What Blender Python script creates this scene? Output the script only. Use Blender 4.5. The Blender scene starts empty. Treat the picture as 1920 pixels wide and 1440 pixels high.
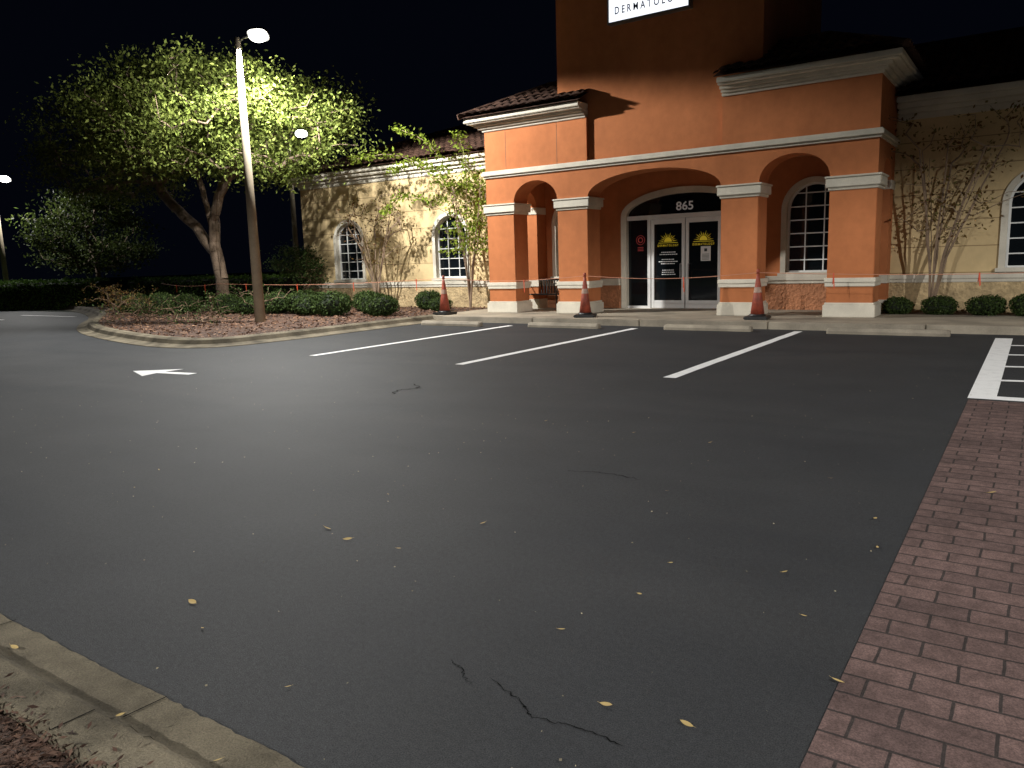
import bpy, bmesh, math, random
import numpy as np
from mathutils import Vector, Matrix, noise
random.seed(7); np.random.seed(7)
scn=bpy.context.scene; COL=scn.collection

# ------------------------------------------------------------------ materials
def newmat(name):
    m=bpy.data.materials.new(name); m.use_nodes=True
    nt=m.node_tree; b=nt.nodes['Principled BSDF']; return m,nt,b
def N(nt,t,**k):
    n=nt.nodes.new(t)
    for a,v in k.items(): setattr(n,a,v)
    return n
def ramp(nt,fac,stops):
    r=N(nt,'ShaderNodeValToRGB'); e=r.color_ramp.elements
    while len(e)<len(stops): e.new(0.5)
    for el,(p,c) in zip(e,stops):
        el.position=p; el.color=(c[0],c[1],c[2],1) if isinstance(c,(tuple,list)) else (c,c,c,1)
    nt.links.new(fac,r.inputs[0]); return r.outputs[0]
def mixc(nt,mode,f,a,b):
    m=N(nt,'ShaderNodeMix',data_type='RGBA',blend_type=mode)
    for s,v in ((m.inputs[0],f),(m.inputs[6],a),(m.inputs[7],b)):
        if hasattr(v,'is_output'): nt.links.new(v,s)
        else: s.default_value=v if not isinstance(v,tuple) else (v[0],v[1],v[2],1)
    return m.outputs[2]
def noisetex(nt,scale,detail=4,rough=0.6,vec=None,dist=0):
    n=N(nt,'ShaderNodeTexNoise'); n.inputs['Scale'].default_value=scale
    n.inputs['Detail'].default_value=detail; n.inputs['Roughness'].default_value=rough; n.inputs['Distortion'].default_value=dist
    if vec is None:
        g=N(nt,'ShaderNodeNewGeometry'); vec=g.outputs['Position']
    nt.links.new(vec,n.inputs['Vector']); return n.outputs[0]
def bump(nt,b,h,strength,dist=0.01):
    bp=N(nt,'ShaderNodeBump'); bp.inputs['Strength'].default_value=strength; bp.inputs['Distance'].default_value=dist
    nt.links.new(h,bp.inputs['Height']); nt.links.new(bp.outputs[0],b.inputs['Normal'])
def simple(name,col,rough=0.7,var=0.25,big=1.2,fine=40,bmp=0.3,bd=0.01,metal=0,spec=0.5):
    m,nt,b=newmat(name)
    n1=noisetex(nt,big,5); n2=noisetex(nt,fine,3)
    c=mixc(nt,'MULTIPLY',1.0,col,ramp(nt,n1,[(0.3,1-var),(0.7,1+var*0.35)]))
    c=mixc(nt,'MULTIPLY',1.0,c,ramp(nt,n2,[(0.3,1-var*0.6),(0.7,1.0)]))
    nt.links.new(c,b.inputs['Base Color']); b.inputs['Roughness'].default_value=rough
    b.inputs['Metallic'].default_value=metal; b.inputs['Specular IOR Level'].default_value=spec
    if bmp: bump(nt,b,n2,bmp,bd)
    return m
def emis(name,col,s):
    m,nt,b=newmat(name); b.inputs['Base Color'].default_value=(*col,1)
    b.inputs['Emission Color'].default_value=(*col,1); b.inputs['Emission Strength'].default_value=s; return m
def leafmat(name,c1,c2,c3,trans=0.35):
    m,nt,b=newmat(name); g=N(nt,'ShaderNodeNewGeometry')
    c=ramp(nt,g.outputs['Random Per Island'],[(0.0,c1),(0.55,c2),(1.0,c3)])
    nt.links.new(c,b.inputs['Base Color']); b.inputs['Roughness'].default_value=0.65
    b.inputs['Specular IOR Level'].default_value=0.10
    if trans>0:
        t=N(nt,'ShaderNodeBsdfTranslucent'); nt.links.new(c,t.inputs[0])
        mx=N(nt,'ShaderNodeMixShader'); mx.inputs[0].default_value=trans
        nt.links.new(b.outputs[0],mx.inputs[1]); nt.links.new(t.outputs[0],mx.inputs[2])
        nt.links.new(mx.outputs[0],nt.nodes['Material Output'].inputs[0])
    return m

def stucco(name,col,var=0.3):
    m,nt,b=newmat(name)
    g=N(nt,'ShaderNodeNewGeometry'); mp=N(nt,'ShaderNodeMapping'); mp.inputs['Scale'].default_value=(1,1,0.4)
    nt.links.new(g.outputs['Position'],mp.inputs[0])
    n1=noisetex(nt,0.8,6,0.62,mp.outputs[0]); n2=noisetex(nt,60,4,0.7); n3=noisetex(nt,4.5,5,0.6)
    c=mixc(nt,'MULTIPLY',1.0,col,ramp(nt,n1,[(0.32,1-var),(0.68,1.06)]))
    c=mixc(nt,'MULTIPLY',1.0,c,ramp(nt,n3,[(0.3,1-var*0.5),(0.7,1.03)]))
    nt.links.new(c,b.inputs['Base Color']); b.inputs['Roughness'].default_value=0.9; b.inputs['Specular IOR Level'].default_value=0.2
    bump(nt,b,n2,0.3,0.01); return m,nt,b,c
M={}
M['orange']=stucco('orange_stucco',(0.52,0.185,0.072),0.22)[0]
M['orange_base']=simple('rough_orange_stucco',(0.58,0.25,0.12),0.9,0.35,3,14,0.9,0.05)
M['trim']=simple('cream_trim_paint',(0.68,0.63,0.52),0.75,0.2,2,50,0.1)
m,nt,b,c=stucco('cream_scored_stucco',(0.66,0.50,0.27),0.16)
g=N(nt,'ShaderNodeNewGeometry'); sx=N(nt,'ShaderNodeSeparateXYZ'); nt.links.new(g.outputs['Position'],sx.inputs[0])
def math_(op,a,bv=None):
    n=N(nt,'ShaderNodeMath',operation=op)
    for i,v in enumerate((a,bv)):
        if v is None: continue
        if hasattr(v,'is_output'): nt.links.new(v,n.inputs[i])
        else: n.inputs[i].default_value=v
    return n.outputs[0]
z=math_('FRACT',math_('DIVIDE',math_('SUBTRACT',sx.outputs[2],1.03),0.6))
ln=math_('LESS_THAN',z,0.035)
c2=mixc(nt,'MIX',ln,c,(0.30,0.21,0.11)); nt.links.new(c2,b.inputs['Base Color'])
M['cream']=m
M['cream_base']=simple('rough_cream_stucco',(0.62,0.46,0.25),0.9,0.4,3,12,1.0,0.06)
M['tile']=simple('clay_roof_tile',(0.095,0.050,0.034),0.85,0.6,5,30,0.4,spec=.2)
M['glass']=simple('dark_window_glass',(0.006,0.008,0.010),0.06,0.1,1,5,0.0)
M['white']=simple('white_window_frame',(0.72,0.72,0.70),0.45,0.08,2,30,0.05)
M['soffit']=simple('painted_ceiling',(0.42,0.20,0.11),0.9,0.2)
M['black']=simple('black_plastic',(0.012,0.012,0.012),0.5,0.2)
M['crack']=simple('crack_dark',(0.010,0.010,0.010),0.9,0.2,spec=0)  # plain dark colour for crack and joint lines
M['metal']=simple('brushed_metal',(0.35,0.35,0.35),0.4,0.1,metal=0.8)
M['conc']=simple('concrete',(0.37,0.32,0.245),0.85,0.4,1.6,60,0.35)
M['walk']=simple('sidewalk_concrete',(0.37,0.315,0.235),0.85,0.45,0.9,50,0.3)
M['kerb']=simple('weathered_kerb_concrete',(0.235,0.20,0.14),0.9,0.7,1.9,130,0.8,.012,spec=.2)
M['pole']=simple('concrete_pole',(0.30,0.25,0.175),0.8,0.25,3,50,0.2)
M['bark']=simple('tree_bark',(0.22,0.155,0.105),0.9,0.5,3,25,0.8,0.03)
M['myrtle']=simple('smooth_pale_bark',(0.30,0.21,0.14),0.8,0.4,3,25,0.3)
M['twig']=simple('brown_twig',(0.16,0.10,0.06),0.9,0.4,3,25,0.3)
M['lamp']=emis('lamp_lens',(1.0,0.98,0.92),9)
M['lampfar']=emis('far_lamp_lens',(1.0,0.98,0.92),30)
M['sign']=emis('lit_sign_face',(0.90,0.94,1.0),1.3)
M['navy']=simple('navy_lettering',(0.02,0.03,0.12),0.5,0.1)
M['yellow']=emis('glowing_yellow_vinyl',(0.85,0.66,0.03),0.10)  # emblem vinyl with a faint glow added to its colour
M['vinyl']=emis('glowing_white_vinyl',(0.75,0.75,0.75),0.05)  # lettering vinyl brightened by a little added emission
M['red']=simple('red_vinyl',(0.42,0.04,0.035),0.5,0.1)
M['paper']=simple('paper_notice',(0.7,0.7,0.68),0.7,0.05)
M['cone']=simple('faded_orange_plastic',(0.34,0.062,0.030),0.6,0.45,6,30,0.1)
M['band']=simple('dirty_reflective_band',(0.42,0.27,0.20),0.5,0.4,8,30,0.1)
M['ribbon']=simple('orange_red_ribbon',(0.62,0.085,0.03),0.6,0.15)
M['rope']=simple('orange_rope',(0.58,0.26,0.16),0.7,0.15)
M['leaf_big']=leafmat('oak_leaf',(0.065,0.085,0.018),(0.110,0.140,0.028),(0.18,0.205,0.05))
M['leaf_dark']=leafmat('dark_leaf',(0.022,0.034,0.008),(0.040,0.056,0.013),(0.062,0.080,0.020))
M['leaf_myr']=leafmat('myrtle_leaf',(0.12,0.13,0.02),(0.18,0.25,0.03),(0.28,0.36,0.05))
M['leaf_brown']=leafmat('autumn_leaf',(0.13,0.06,0.025),(0.16,0.10,0.03),(0.15,0.15,0.05))
M['leaf_bush']=leafmat('boxwood_leaf',(0.024,0.042,0.012),(0.04,0.066,0.017),(0.07,0.10,0.03),0.15)
M['leaf_hedge']=leafmat('hedge_leaf',(0.06,0.12,0.02),(0.09,0.17,0.03),(0.13,0.22,0.045),0.15)
M['leaf_fall']=leafmat('fallen_leaf_tan',(0.36,0.23,0.08),(0.45,0.33,0.14),(0.50,0.40,0.20),0.1)
M['grit']=leafmat('grit',(0.10,0.09,0.07),(0.22,0.19,0.13),(0.50,0.44,0.30),0.0)
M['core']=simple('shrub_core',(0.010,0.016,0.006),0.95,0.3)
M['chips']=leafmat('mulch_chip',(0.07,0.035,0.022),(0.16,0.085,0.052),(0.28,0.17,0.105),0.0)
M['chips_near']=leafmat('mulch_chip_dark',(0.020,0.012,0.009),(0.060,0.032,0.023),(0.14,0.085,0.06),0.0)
M['mulch']=simple('mulch_bed',(0.12,0.065,0.042),0.95,0.7,3,40,1.0,0.04)
M['grass']=simple('dark_grass',(0.03,0.05,0.015),0.95,0.5,0.5,40,0.8,0.05)
# asphalt
m,nt,b=newmat('sealed_asphalt')
g=N(nt,'ShaderNodeNewGeometry'); mp=N(nt,'ShaderNodeMapping'); mp.inputs['Scale'].default_value=(0.5,1.3,1); mp.inputs['Rotation'].default_value=(0,0,.5)
nt.links.new(g.outputs['Position'],mp.inputs[0])
n1=noisetex(nt,0.35,4,0.55,mp.outputs[0],1.2); n2=noisetex(nt,1.1,6,0.65); n3=noisetex(nt,190,3,0.7); n4=noisetex(nt,460,2,0.6); n6=noisetex(nt,38,3,.7)
c=ramp(nt,n1,[(0.32,(0.029,0.031,0.0345)),(0.68,(0.042,0.043,0.0445))])
c=mixc(nt,'MULTIPLY',1.0,c,ramp(nt,n2,[(0.3,0.86),(0.7,1.07)]))
c=mixc(nt,'MULTIPLY',1.0,c,ramp(nt,n6,[(0.3,0.78),(0.7,1.15)]))
c=mixc(nt,'MULTIPLY',1.0,c,ramp(nt,n3,[(0.35,0.4),(0.65,1.6)]))
sp=ramp(nt,n4,[(0.68,0.0),(0.74,1.0)])
c=mixc(nt,'MIX',sp,c,(0.15,0.15,0.145))
nt.links.new(c,b.inputs['Base Color'])
b.inputs['Roughness'].default_value=0.72; b.inputs['Specular IOR Level'].default_value=0.19
bump(nt,b,n3,0.6,0.006); M['asphalt']=m
m,nt,b=newmat('road_paint'); n2=noisetex(nt,6,6,0.7); n3=noisetex(nt,150,3)
c=mixc(nt,'MULTIPLY',1.0,(0.88,0.88,0.87),ramp(nt,n2,[(0.28,0.8),(0.5,1.0)]))
c=mixc(nt,'MULTIPLY',1.0,c,ramp(nt,n3,[(0.35,0.85),(0.5,1.0)]))
nt.links.new(c,b.inputs['Base Color']); b.inputs['Roughness'].default_value=0.6; bump(nt,b,n3,0.3,0.004); M['paint']=m
m,nt,b=newmat('brick_pavers'); g=N(nt,'ShaderNodeNewGeometry')
dn=N(nt,'ShaderNodeTexNoise'); dn.inputs['Scale'].default_value=5; nt.links.new(g.outputs['Position'],dn.inputs['Vector'])
vs=N(nt,'ShaderNodeVectorMath',operation='MULTIPLY_ADD'); nt.links.new(dn.outputs['Color'],vs.inputs[0])
vs.inputs[1].default_value=(0.016,0.016,0); nt.links.new(g.outputs['Position'],vs.inputs[2])
br=N(nt,'ShaderNodeTexBrick'); nt.links.new(vs.outputs[0],br.inputs['Vector'])
br.inputs['Scale'].default_value=1; br.inputs['Brick Width'].default_value=0.28; br.inputs['Row Height'].default_value=0.14
br.inputs['Mortar Size'].default_value=0.007; br.inputs['Mortar Smooth'].default_value=0.35
br.inputs['Color1'].default_value=(0.150,0.096,0.086,1); br.inputs['Color2'].default_value=(0.108,0.070,0.064,1); br.inputs['Mortar'].default_value=(0.038,0.029,0.027,1)
n2=noisetex(nt,1.6,5); n3=noisetex(nt,150,4,0.7); n5=noisetex(nt,14,4,.6)
c=mixc(nt,'MULTIPLY',1.0,br.outputs['Color'],ramp(nt,n2,[(0.3,0.72),(0.7,1.12)]))
c=mixc(nt,'MULTIPLY',1.0,c,ramp(nt,n3,[(0.35,0.55),(0.65,1.4)]))
c=mixc(nt,'MULTIPLY',1.0,c,ramp(nt,n5,[(0.35,0.75),(0.65,1.15)]))
nt.links.new(c,b.inputs['Base Color']); b.inputs['Roughness'].default_value=0.72; b.inputs['Specular IOR Level'].default_value=0.3
hm=mixc(nt,'MIX',0.3,ramp(nt,br.outputs['Fac'],[(0.0,1.0),(1.0,0.0)]),n5)
bump(nt,b,hm,0.7,0.01); M['brick']=m

# ------------------------------------------------------------------ mesh builder
class MB:
    def __init__(s): s.v=[]; s.f=[]; s.mi=[]
    def add(s,vs,fs,mi=0):
        o=len(s.v); s.v+= [tuple(p) for p in vs]; s.f+=[tuple(i+o for i in f) for f in fs]; s.mi+=[mi]*len(fs)
    def box(s,x0,x1,y0,y1,z0,z1,mi=0):
        s.add([(x0,y0,z0),(x1,y0,z0),(x1,y1,z0),(x0,y1,z0),(x0,y0,z1),(x1,y0,z1),(x1,y1,z1),(x0,y1,z1)],
              [(0,3,2,1),(4,5,6,7),(0,1,5,4),(1,2,6,5),(2,3,7,6),(3,0,4,7)],mi)
    def poly(s,pts,mi=0): s.add(pts,[tuple(range(len(pts)))],mi)
    def tube(s,pts,rad,n=6,mi=0,cap=True):
        pts=[Vector(p) for p in pts]; k=len(pts)
        if not hasattr(rad,'__len__'): rad=[rad]*k
        vs=[]; up=None
        for i,p in enumerate(pts):
            d=(pts[min(i+1,k-1)]-pts[max(i-1,0)]).normalized()
            if up is None: up=Vector((1,0,0)) if abs(d.x)<0.8 else Vector((0,1,0))
            a=(up-d*up.dot(d)).normalized(); b=d.cross(a); up=a
            for j in range(n):
                t=2*math.pi*j/n; vs.append(p+(a*math.cos(t)+b*math.sin(t))*rad[i])
        fs=[(i*n+j,i*n+(j+1)%n,(i+1)*n+(j+1)%n,(i+1)*n+j) for i in range(k-1) for j in range(n)]
        if cap: fs+= [tuple(range(n))[::-1],tuple(range((k-1)*n,k*n))]
        s.add(vs,fs,mi)
    def addmesh(s,me,fn,mi=0):
        s.add([fn(v.co) for v in me.vertices],[tuple(p.vertices) for p in me.polygons],mi)
def mk(mb,name,mats,loc=(0,0,0),smooth=False,bevel=0):
    me=bpy.data.meshes.new(name); L=Vector(loc)
    me.from_pydata([(v[0]-L.x,v[1]-L.y,v[2]-L.z) for v in mb.v],[],mb.f)
    for mm in (mats if isinstance(mats,list) else [mats]): me.materials.append(M[mm])
    if any(mb.mi): me.polygons.foreach_set('material_index',mb.mi)
    if smooth: me.polygons.foreach_set('use_smooth',[True]*len(me.polygons))
    me.update(); o=bpy.data.objects.new(name,me); COL.objects.link(o); 
    if bevel:
        bm=bmesh.new(); bm.from_mesh(me); bmesh.ops.recalc_face_normals(bm,faces=bm.faces)
        es=[e for e in bm.edges if len(e.link_faces)==2 and e.calc_face_angle(0)>0.6]
        bmesh.ops.bevel(bm,geom=es,offset=bevel,segments=2,affect='EDGES',clamp_overlap=True); bm.to_mesh(me); bm.free()
    return o
def structure(mb,name,mat,**k):
    o=mk(mb,name,mat,**k); o['kind']='structure'; return o
def thing(name,label,cat,loc,group=None):
    o=bpy.data.objects.new(name,None); o.empty_display_size=0.2; COL.objects.link(o); o.location=loc
    o['label']=label; o['category']=cat
    if group: o['group']=group
    return o
def root(o): 
    while o.parent: o=o.parent
    return o
def part(mb,name,mats,parent,label=None,local=False,smooth=False,bevel=0):
    off=(0,0,0) if local else tuple(root(parent).location)
    o=mk(mb,name,mats,off,smooth,bevel); o.parent=parent
    if label: o['label']=label
    return o
def grp(name,parent,label=None):
    o=bpy.data.objects.new(name,None); o.empty_display_size=0.1; COL.objects.link(o); o.parent=parent
    if label:o['label']=label
    return o
def copy_tree(src,loc,rot=0,scale=1,label=None):
    n=src.copy(); COL.objects.link(n); n.location=loc; n.rotation_euler=(0,0,rot); n.scale=(scale,)*3
    if label: n['label']=label
    def rec2(a,b):
        for ch in list(a.children):
            c=ch.copy(); COL.objects.link(c); c.parent=b; rec2(ch,c)
    rec2(src,n); return n
def slabmesh(outer,holes,depth):
    cu=bpy.data.curves.new('tmp','CURVE'); cu.dimensions='2D'; cu.fill_mode='BOTH'; cu.extrude=depth/2
    for lp in [outer]+holes:
        sp=cu.splines.new('POLY'); sp.points.add(len(lp)-1)
        for p,q in zip(sp.points,lp): p.co=(q[0],q[1],0,1)
        sp.use_cyclic_u=True
    ob=bpy.data.objects.new('tmp',cu); COL.objects.link(ob)
    dg=bpy.context.evaluated_depsgraph_get(); me=bpy.data.meshes.new_from_object(ob.evaluated_get(dg))
    bpy.data.objects.remove(ob); bpy.data.curves.remove(cu); return me
def slab(mb,outer,holes,y0,depth,mi=0):
    me=slabmesh(outer,holes,depth)
    mb.addmesh(me,lambda c:(c.x,y0+depth/2-c.z,c.y),mi); bpy.data.meshes.remove(me)
def slabx(mb,outer,holes,x0,depth,mi=0):
    me=slabmesh(outer,holes,depth)
    mb.addmesh(me,lambda c:(x0+depth/2+c.z,c.x,c.y),mi); bpy.data.meshes.remove(me)
def text(mb,s,x,y,z,size,width=None,mi=0,spacing=1.0,bold=0):
    cu=bpy.data.curves.new('t','FONT'); cu.body=s; cu.size=1; cu.align_x='CENTER'; cu.space_character=spacing; cu.resolution_u=3; cu.extrude=0.0; cu.offset=bold
    ob=bpy.data.objects.new('t',cu); COL.objects.link(ob); dg=bpy.context.evaluated_depsgraph_get()
    me=bpy.data.meshes.new_from_object(ob.evaluated_get(dg)); bpy.data.objects.remove(ob)
    xs=[v.co.x for v in me.vertices]; ys=[v.co.y for v in me.vertices]; cx=(min(xs)+max(xs))/2; h=max(ys)-min(ys); w=max(xs)-min(xs); y0=min(ys)
    sy=size/h; sx=(width/w) if width else sy
    mb.addmesh(me,lambda c:(x+(c.x-cx)*sx,y,z+(c.y-y0)*sy),mi)
def arch(x0,x1,z0,zs,zt,n=20):
    cx=(x0+x1)/2; a=(x1-x0)/2; h=zt-zs
    return [(x0,z0),(x1,z0)]+[(cx+a*math.cos(math.pi*i/n),zs+h*math.sin(math.pi*i/n)) for i in range(n+1)]

# ------------------------------------------------------------------ ground
g=MB(); g.poly([(-400,-300,-.008),(300,-300,-.008),(300,500,-.008),(-400,500,-.008)]); structure(g,'ground','grass')
g=MB(); g.poly([(-75,1.2,0),(30,1.2,0),(30,17.0,0),(-75,17.0,0)]); g.poly([(-.515,-12,0),(30,-12,0),(30,1.2,0),(-.515,1.2,0)]); structure(g,'parking_lot','asphalt')
g=MB(); g.poly([(-.515,-6,.004),(2.6,-6,.004),(2.6,9.32,.004),(-.515,9.32,.004)]); structure(g,'brick_crosswalk','brick')
def strip(name,x0,x1,y0,y1):
    g=MB(); n=24; rr=random.Random(int(x0*100)); L=[];Rr=[]
    for i in range(n+1):
        yy=y0+(y1-y0)*i/n; L.append((x0+rr.uniform(-.006,.006),yy,.005)); Rr.append((x1+rr.uniform(-.006,.006),yy,.005))
    g.add(L+Rr,[(i,n+1+i,n+2+i,i+1) for i in range(n)]); return structure(g,name,'paint')
strip('parking_stripe',-11.03,-10.87,9.45,15.95); strip('parking_stripe',-7.63,-7.47,9.5,16.05); strip('parking_stripe',-4.06,-3.89,9.5,16.25)
g=MB()
g.poly([(-.53,9.4,.005),(-.27,9.4,.005),(-.27,15.9,.005),(-.53,15.9,.005)])
g.poly([(-.27,9.4,.005),(3,9.4,.005),(3,9.62,.005),(-.27,9.62,.005)])
for yy in (10.75,12.05,13.4,14.7):
    g.poly([(-.27,yy,.005),(2.8,yy+.5,.005),(2.8,yy+.62,.005),(-.27,yy+.13,.005)])
structure(g,'hatched_aisle_marking','paint')
g=MB()
ax,ay=-12.3,6.80
def ar(pts): g.poly([(ax+p[0]*math.cos(.15)-p[1]*math.sin(.15),ay+p[0]*math.sin(.15)+p[1]*math.cos(.15),.005) for p in pts])
ar([(0,0),(.72,-.40),(.66,-.085),(.66,.085),(.72,.40)]); ar([(.66,-.085),(1.38,-.085),(1.38,.085),(.66,.085)])
structure(g,'painted_arrow','paint')
strip('driveway_edge_marking',-36.5,-32.6,13.1,13.25); strip('driveway_edge_marking',-35.5,-31.0,15.0,15.15)
def crack(pts,w,jit=.010):
    g=MB(); P=[]
    for (a,b) in zip(pts[:-1],pts[1:]):
        for i in range(10):
            t=i/10; P.append((a[0]+(b[0]-a[0])*t+random.uniform(-jit,jit),a[1]+(b[1]-a[1])*t+random.uniform(-jit,jit)))
    P.append(pts[-1])
    W=[w*random.uniform(.3,1) for _ in P]; W[0]=W[-1]=.0003
    for k in range(len(P)-1):
        p,q=P[k],P[k+1]
        d=Vector((q[0]-p[0],q[1]-p[1])).normalized()
        g.poly([(p[0]-d.y*W[k],p[1]+d.x*W[k],.003),(p[0]+d.y*W[k],p[1]-d.x*W[k],.003),(q[0]+d.y*W[k+1],q[1]-d.x*W[k+1],.003),(q[0]-d.y*W[k+1],q[1]+d.x*W[k+1],.003)])
    structure(g,'asphalt_crack','crack')
crack([(-1.66,2.21),(-1.45,2.12),(-1.38,2.07),(-1.22,2.1),(-1.03,2.09)],.0030); crack([(-1.88,2.24),(-1.80,2.2),(-1.70,2.12)],.0022); crack([(-6.62,6.95),(-6.75,7.2),(-6.6,7.45),(-6.9,7.7)],.010,.03)
crack([(-2.9,4.9),(-2.6,5.0),(-2.3,4.95)],.004,.02)

def offset_path(P,closed=False):
    out=[]
    n=len(P)
    for i in range(n):
        a=Vector(P[i-1] if (i>0 or closed) else P[i]); c=Vector(P[(i+1)%n] if (i<n-1 or closed) else P[i])
        d=(c-a).normalized(); out.append(Vector((d.y,-d.x)))
    return out
def smoothp(P,k=3):
    P=[Vector(p) for p in P]
    for _ in range(k):
        Q=[P[0]]
        for a,b in zip(P[:-1],P[1:]): Q+= [a*.75+b*.25,a*.25+b*.75]
        Q.append(P[-1]); P=Q
    return P
def sweep(mb,P,prof):
    nn=offset_path(P); m=len(prof); vs=[]
    for p,nrm in zip(P,nn):
        for (o,z) in prof: vs.append((p.x+nrm.x*o,p.y+nrm.y*o,z))
    mb.add(vs,[(i*m+j,i*m+j+1,(i+1)*m+j+1,(i+1)*m+j) for i in range(len(P)-1) for j in range(m-1)])
IP=smoothp([(-42,19.0),(-36,17.5),(-29.5,15.0),(-25.5,12.4),(-22,10.7),(-18.6,9.75),(-15.6,9.15),(-14.1,9.6),(-13.85,11.5),(-13.85,14),(-13.85,17.0)])
g=MB(); sweep(g,IP,[(-.62,.10),(-.60,.165),(-.45,.17),(-.34,.14),(-.28,.055),(-.2,.03),(0,.012),(.005,-.01)]); structure(g,'island_kerb','kerb',smooth=False)
def inoff(P,o):
    return [Vector((p.x-n.x*o,p.y-n.y*o)) for p,n in zip(P,offset_path(P))]
ring=inoff(IP,.55)
outer=[(p.x,p.y) for p in ring]+[(-14.4,20.6),(-24,20.6),(-24,26),(-42,26)]
me=slabmesh(outer,[],0.02); g=MB(); g.addmesh(me,lambda c:(c.x,c.y,.12+c.z)); structure(g,'mulch_bed','mulch')
g=MB()
g.box(-14.4,-3.0,16.75,20.6,-.02,.15); g.box(-3.0,12,16.75,19.3,-.02,.1495)
structure(g,'sidewalk','walk')
g=MB()
x=-13.7
while x<12:
    g.box(x+.008,x+3.0-.008,16.58,16.745,-.02,.155); x+=3.0
structure(g,'sidewalk_kerb','conc',bevel=.015)
g=MB(); g.box(-3.0,12,19.3,20.6,-.02,.13); structure(g,'planting_bed','mulch')
g=MB(); NP2=[Vector(p) for p in [(-9,2.15),(-6.5,1.62),(-5.0,1.47),(-4,1.43),(-3,1.435),(-2.2,1.44),(-1.5,1.45),(-.515,1.45)]]
Q=[]
for a,b_ in zip(NP2[:-1],NP2[1:]):
    for i in range(24):
        p=a.lerp(b_,i/24); Q.append(p+Vector((0,random.uniform(-.006,.006))))
Q.append(NP2[-1])
sweep(g,Q,[(0,-.01),(.0,.012),(.08,.016),(.17,.02),(.2,.03),(.235,.085),(.26,.10),(.33,.104),(.40,.106),(.415,.09),(.42,0)])
structure(g,'near_kerb','kerb')
g=MB()
for xx in (-2.62,-3.85): g.poly([(xx-.003,1.44,.0165),(xx+.003,1.44,.0165),(xx+.003,1.27,.024),(xx-.003,1.27,.024)]); g.poly([(xx-.003,1.18,.1035),(xx+.003,1.18,.1035),(xx+.003,1.03,.1085),(xx-.003,1.03,.1085)])
structure(g,'kerb_joint','crack')
g=MB()
nx,ny=60,30
gv=[]; 
for j in range(ny+1):
    for i in range(nx+1):
        xx=-9+8.4*i/nx; yy=1.08-3.0*j/ny + (max(0,(-5.0-xx))*.18)
        gv.append((xx,yy,.07+.03*noise.noise(Vector((xx*3,yy*3,0)))+.015*noise.noise(Vector((xx*12,yy*12,3)))))
g.add(gv,[(j*(nx+1)+i,j*(nx+1)+i+1,(j+1)*(nx+1)+i+1,(j+1)*(nx+1)+i) for j in range(ny) for i in range(nx)])
structure(g,'near_mulch','mulch')

def quads(C,A,B):
    n=len(C); V=np.empty((n,4,3)); V[:,0]=C-A; V[:,1]=C-B+A*.1; V[:,2]=C+A; V[:,3]=C+B+A*.1
    return V.reshape(-1,3)
def leafobj_data(C,L,W,flat=0.0,seed=0):
    r=np.random.RandomState(seed); n=len(C)
    A=r.normal(size=(n,3)); A[:,2]*=(1-flat); A/=np.linalg.norm(A,axis=1)[:,None]
    Bv=r.normal(size=(n,3)); Bv[:,2]*=(1-flat); Bv-=A*(Bv*A).sum(1)[:,None]; Bv/=np.linalg.norm(Bv,axis=1)[:,None]
    s=r.uniform(.6,1.25,(n,1)); return quads(C,A*L/2*s,Bv*W/2*s)
def addleaves(mb,C,L,W,flat=0.0,seed=0,mi=0):
    V=leafobj_data(np.asarray(C),L,W,flat,seed); o=len(mb.v); mb.v+=[tuple(p) for p in V.tolist()]
    n=len(C); mb.f+=[(o+4*i,o+4*i+1,o+4*i+2,o+4*i+3) for i in range(n)]; mb.mi+=[mi]*n
def inpoly(x,y,P):
    c=False; j=len(P)-1
    for i in range(len(P)):
        if (P[i][1]>y)!=(P[j][1]>y) and x<(P[j][0]-P[i][0])*(y-P[i][1])/(P[j][1]-P[i][1])+P[i][0]: c=not c
        j=i
    return c
C=[]
while len(C)<9000:
    xx,yy=random.uniform(-34,-14.4),random.uniform(9.5,20.5)
    if inpoly(xx,yy,outer): C.append((xx,yy,.135+random.random()*.03))
g=MB(); addleaves(g,C,.11,.04,.8,3); o=mk(g,'island_mulch_chips','chips'); o['kind']='stuff'
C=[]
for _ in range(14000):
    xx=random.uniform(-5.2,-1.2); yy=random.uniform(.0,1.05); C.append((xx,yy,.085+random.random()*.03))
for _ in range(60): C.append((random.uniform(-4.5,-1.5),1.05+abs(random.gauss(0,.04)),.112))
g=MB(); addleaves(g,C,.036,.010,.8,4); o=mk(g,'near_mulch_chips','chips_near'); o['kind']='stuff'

# ------------------------------------------------------------------ building
BL=(-8.15,20.5,0.15)
bd=thing('office_building','orange and cream stucco office with arched portico and tower','building',BL)
XW0,XW1=-23.75,10.5
WIN=[(-21.24),(-16.40),(0.06),(4.9)]
PW=[-11.6,-4.72]
def winhole(cx,w=.68,z0=1.08,zs=2.55,zt=3.22): return arch(cx-w,cx+w,z0,zs,zt)
g=MB(); slab(g,[(XW0,.1),(-13.2,.1),(-13.2,4.75),(XW0,4.75)],[winhole(WIN[0]),winhole(WIN[1])],20.5,.3); g.box(XW0,XW0+.3,20.8,34,.1,4.75); part(g,'wing_wall','cream',bd)
g=MB(); slab(g,[(-3.0,.1),(XW1,.1),(XW1,4.75),(-3.0,4.75)],[winhole(WIN[2]),winhole(WIN[3])],20.5,.3); g.box(XW1-.3,XW1,20.8,34,.1,4.75); part(g,'wing_wall','cream',bd)
DX0,DX1=-9.95,-6.38
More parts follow.
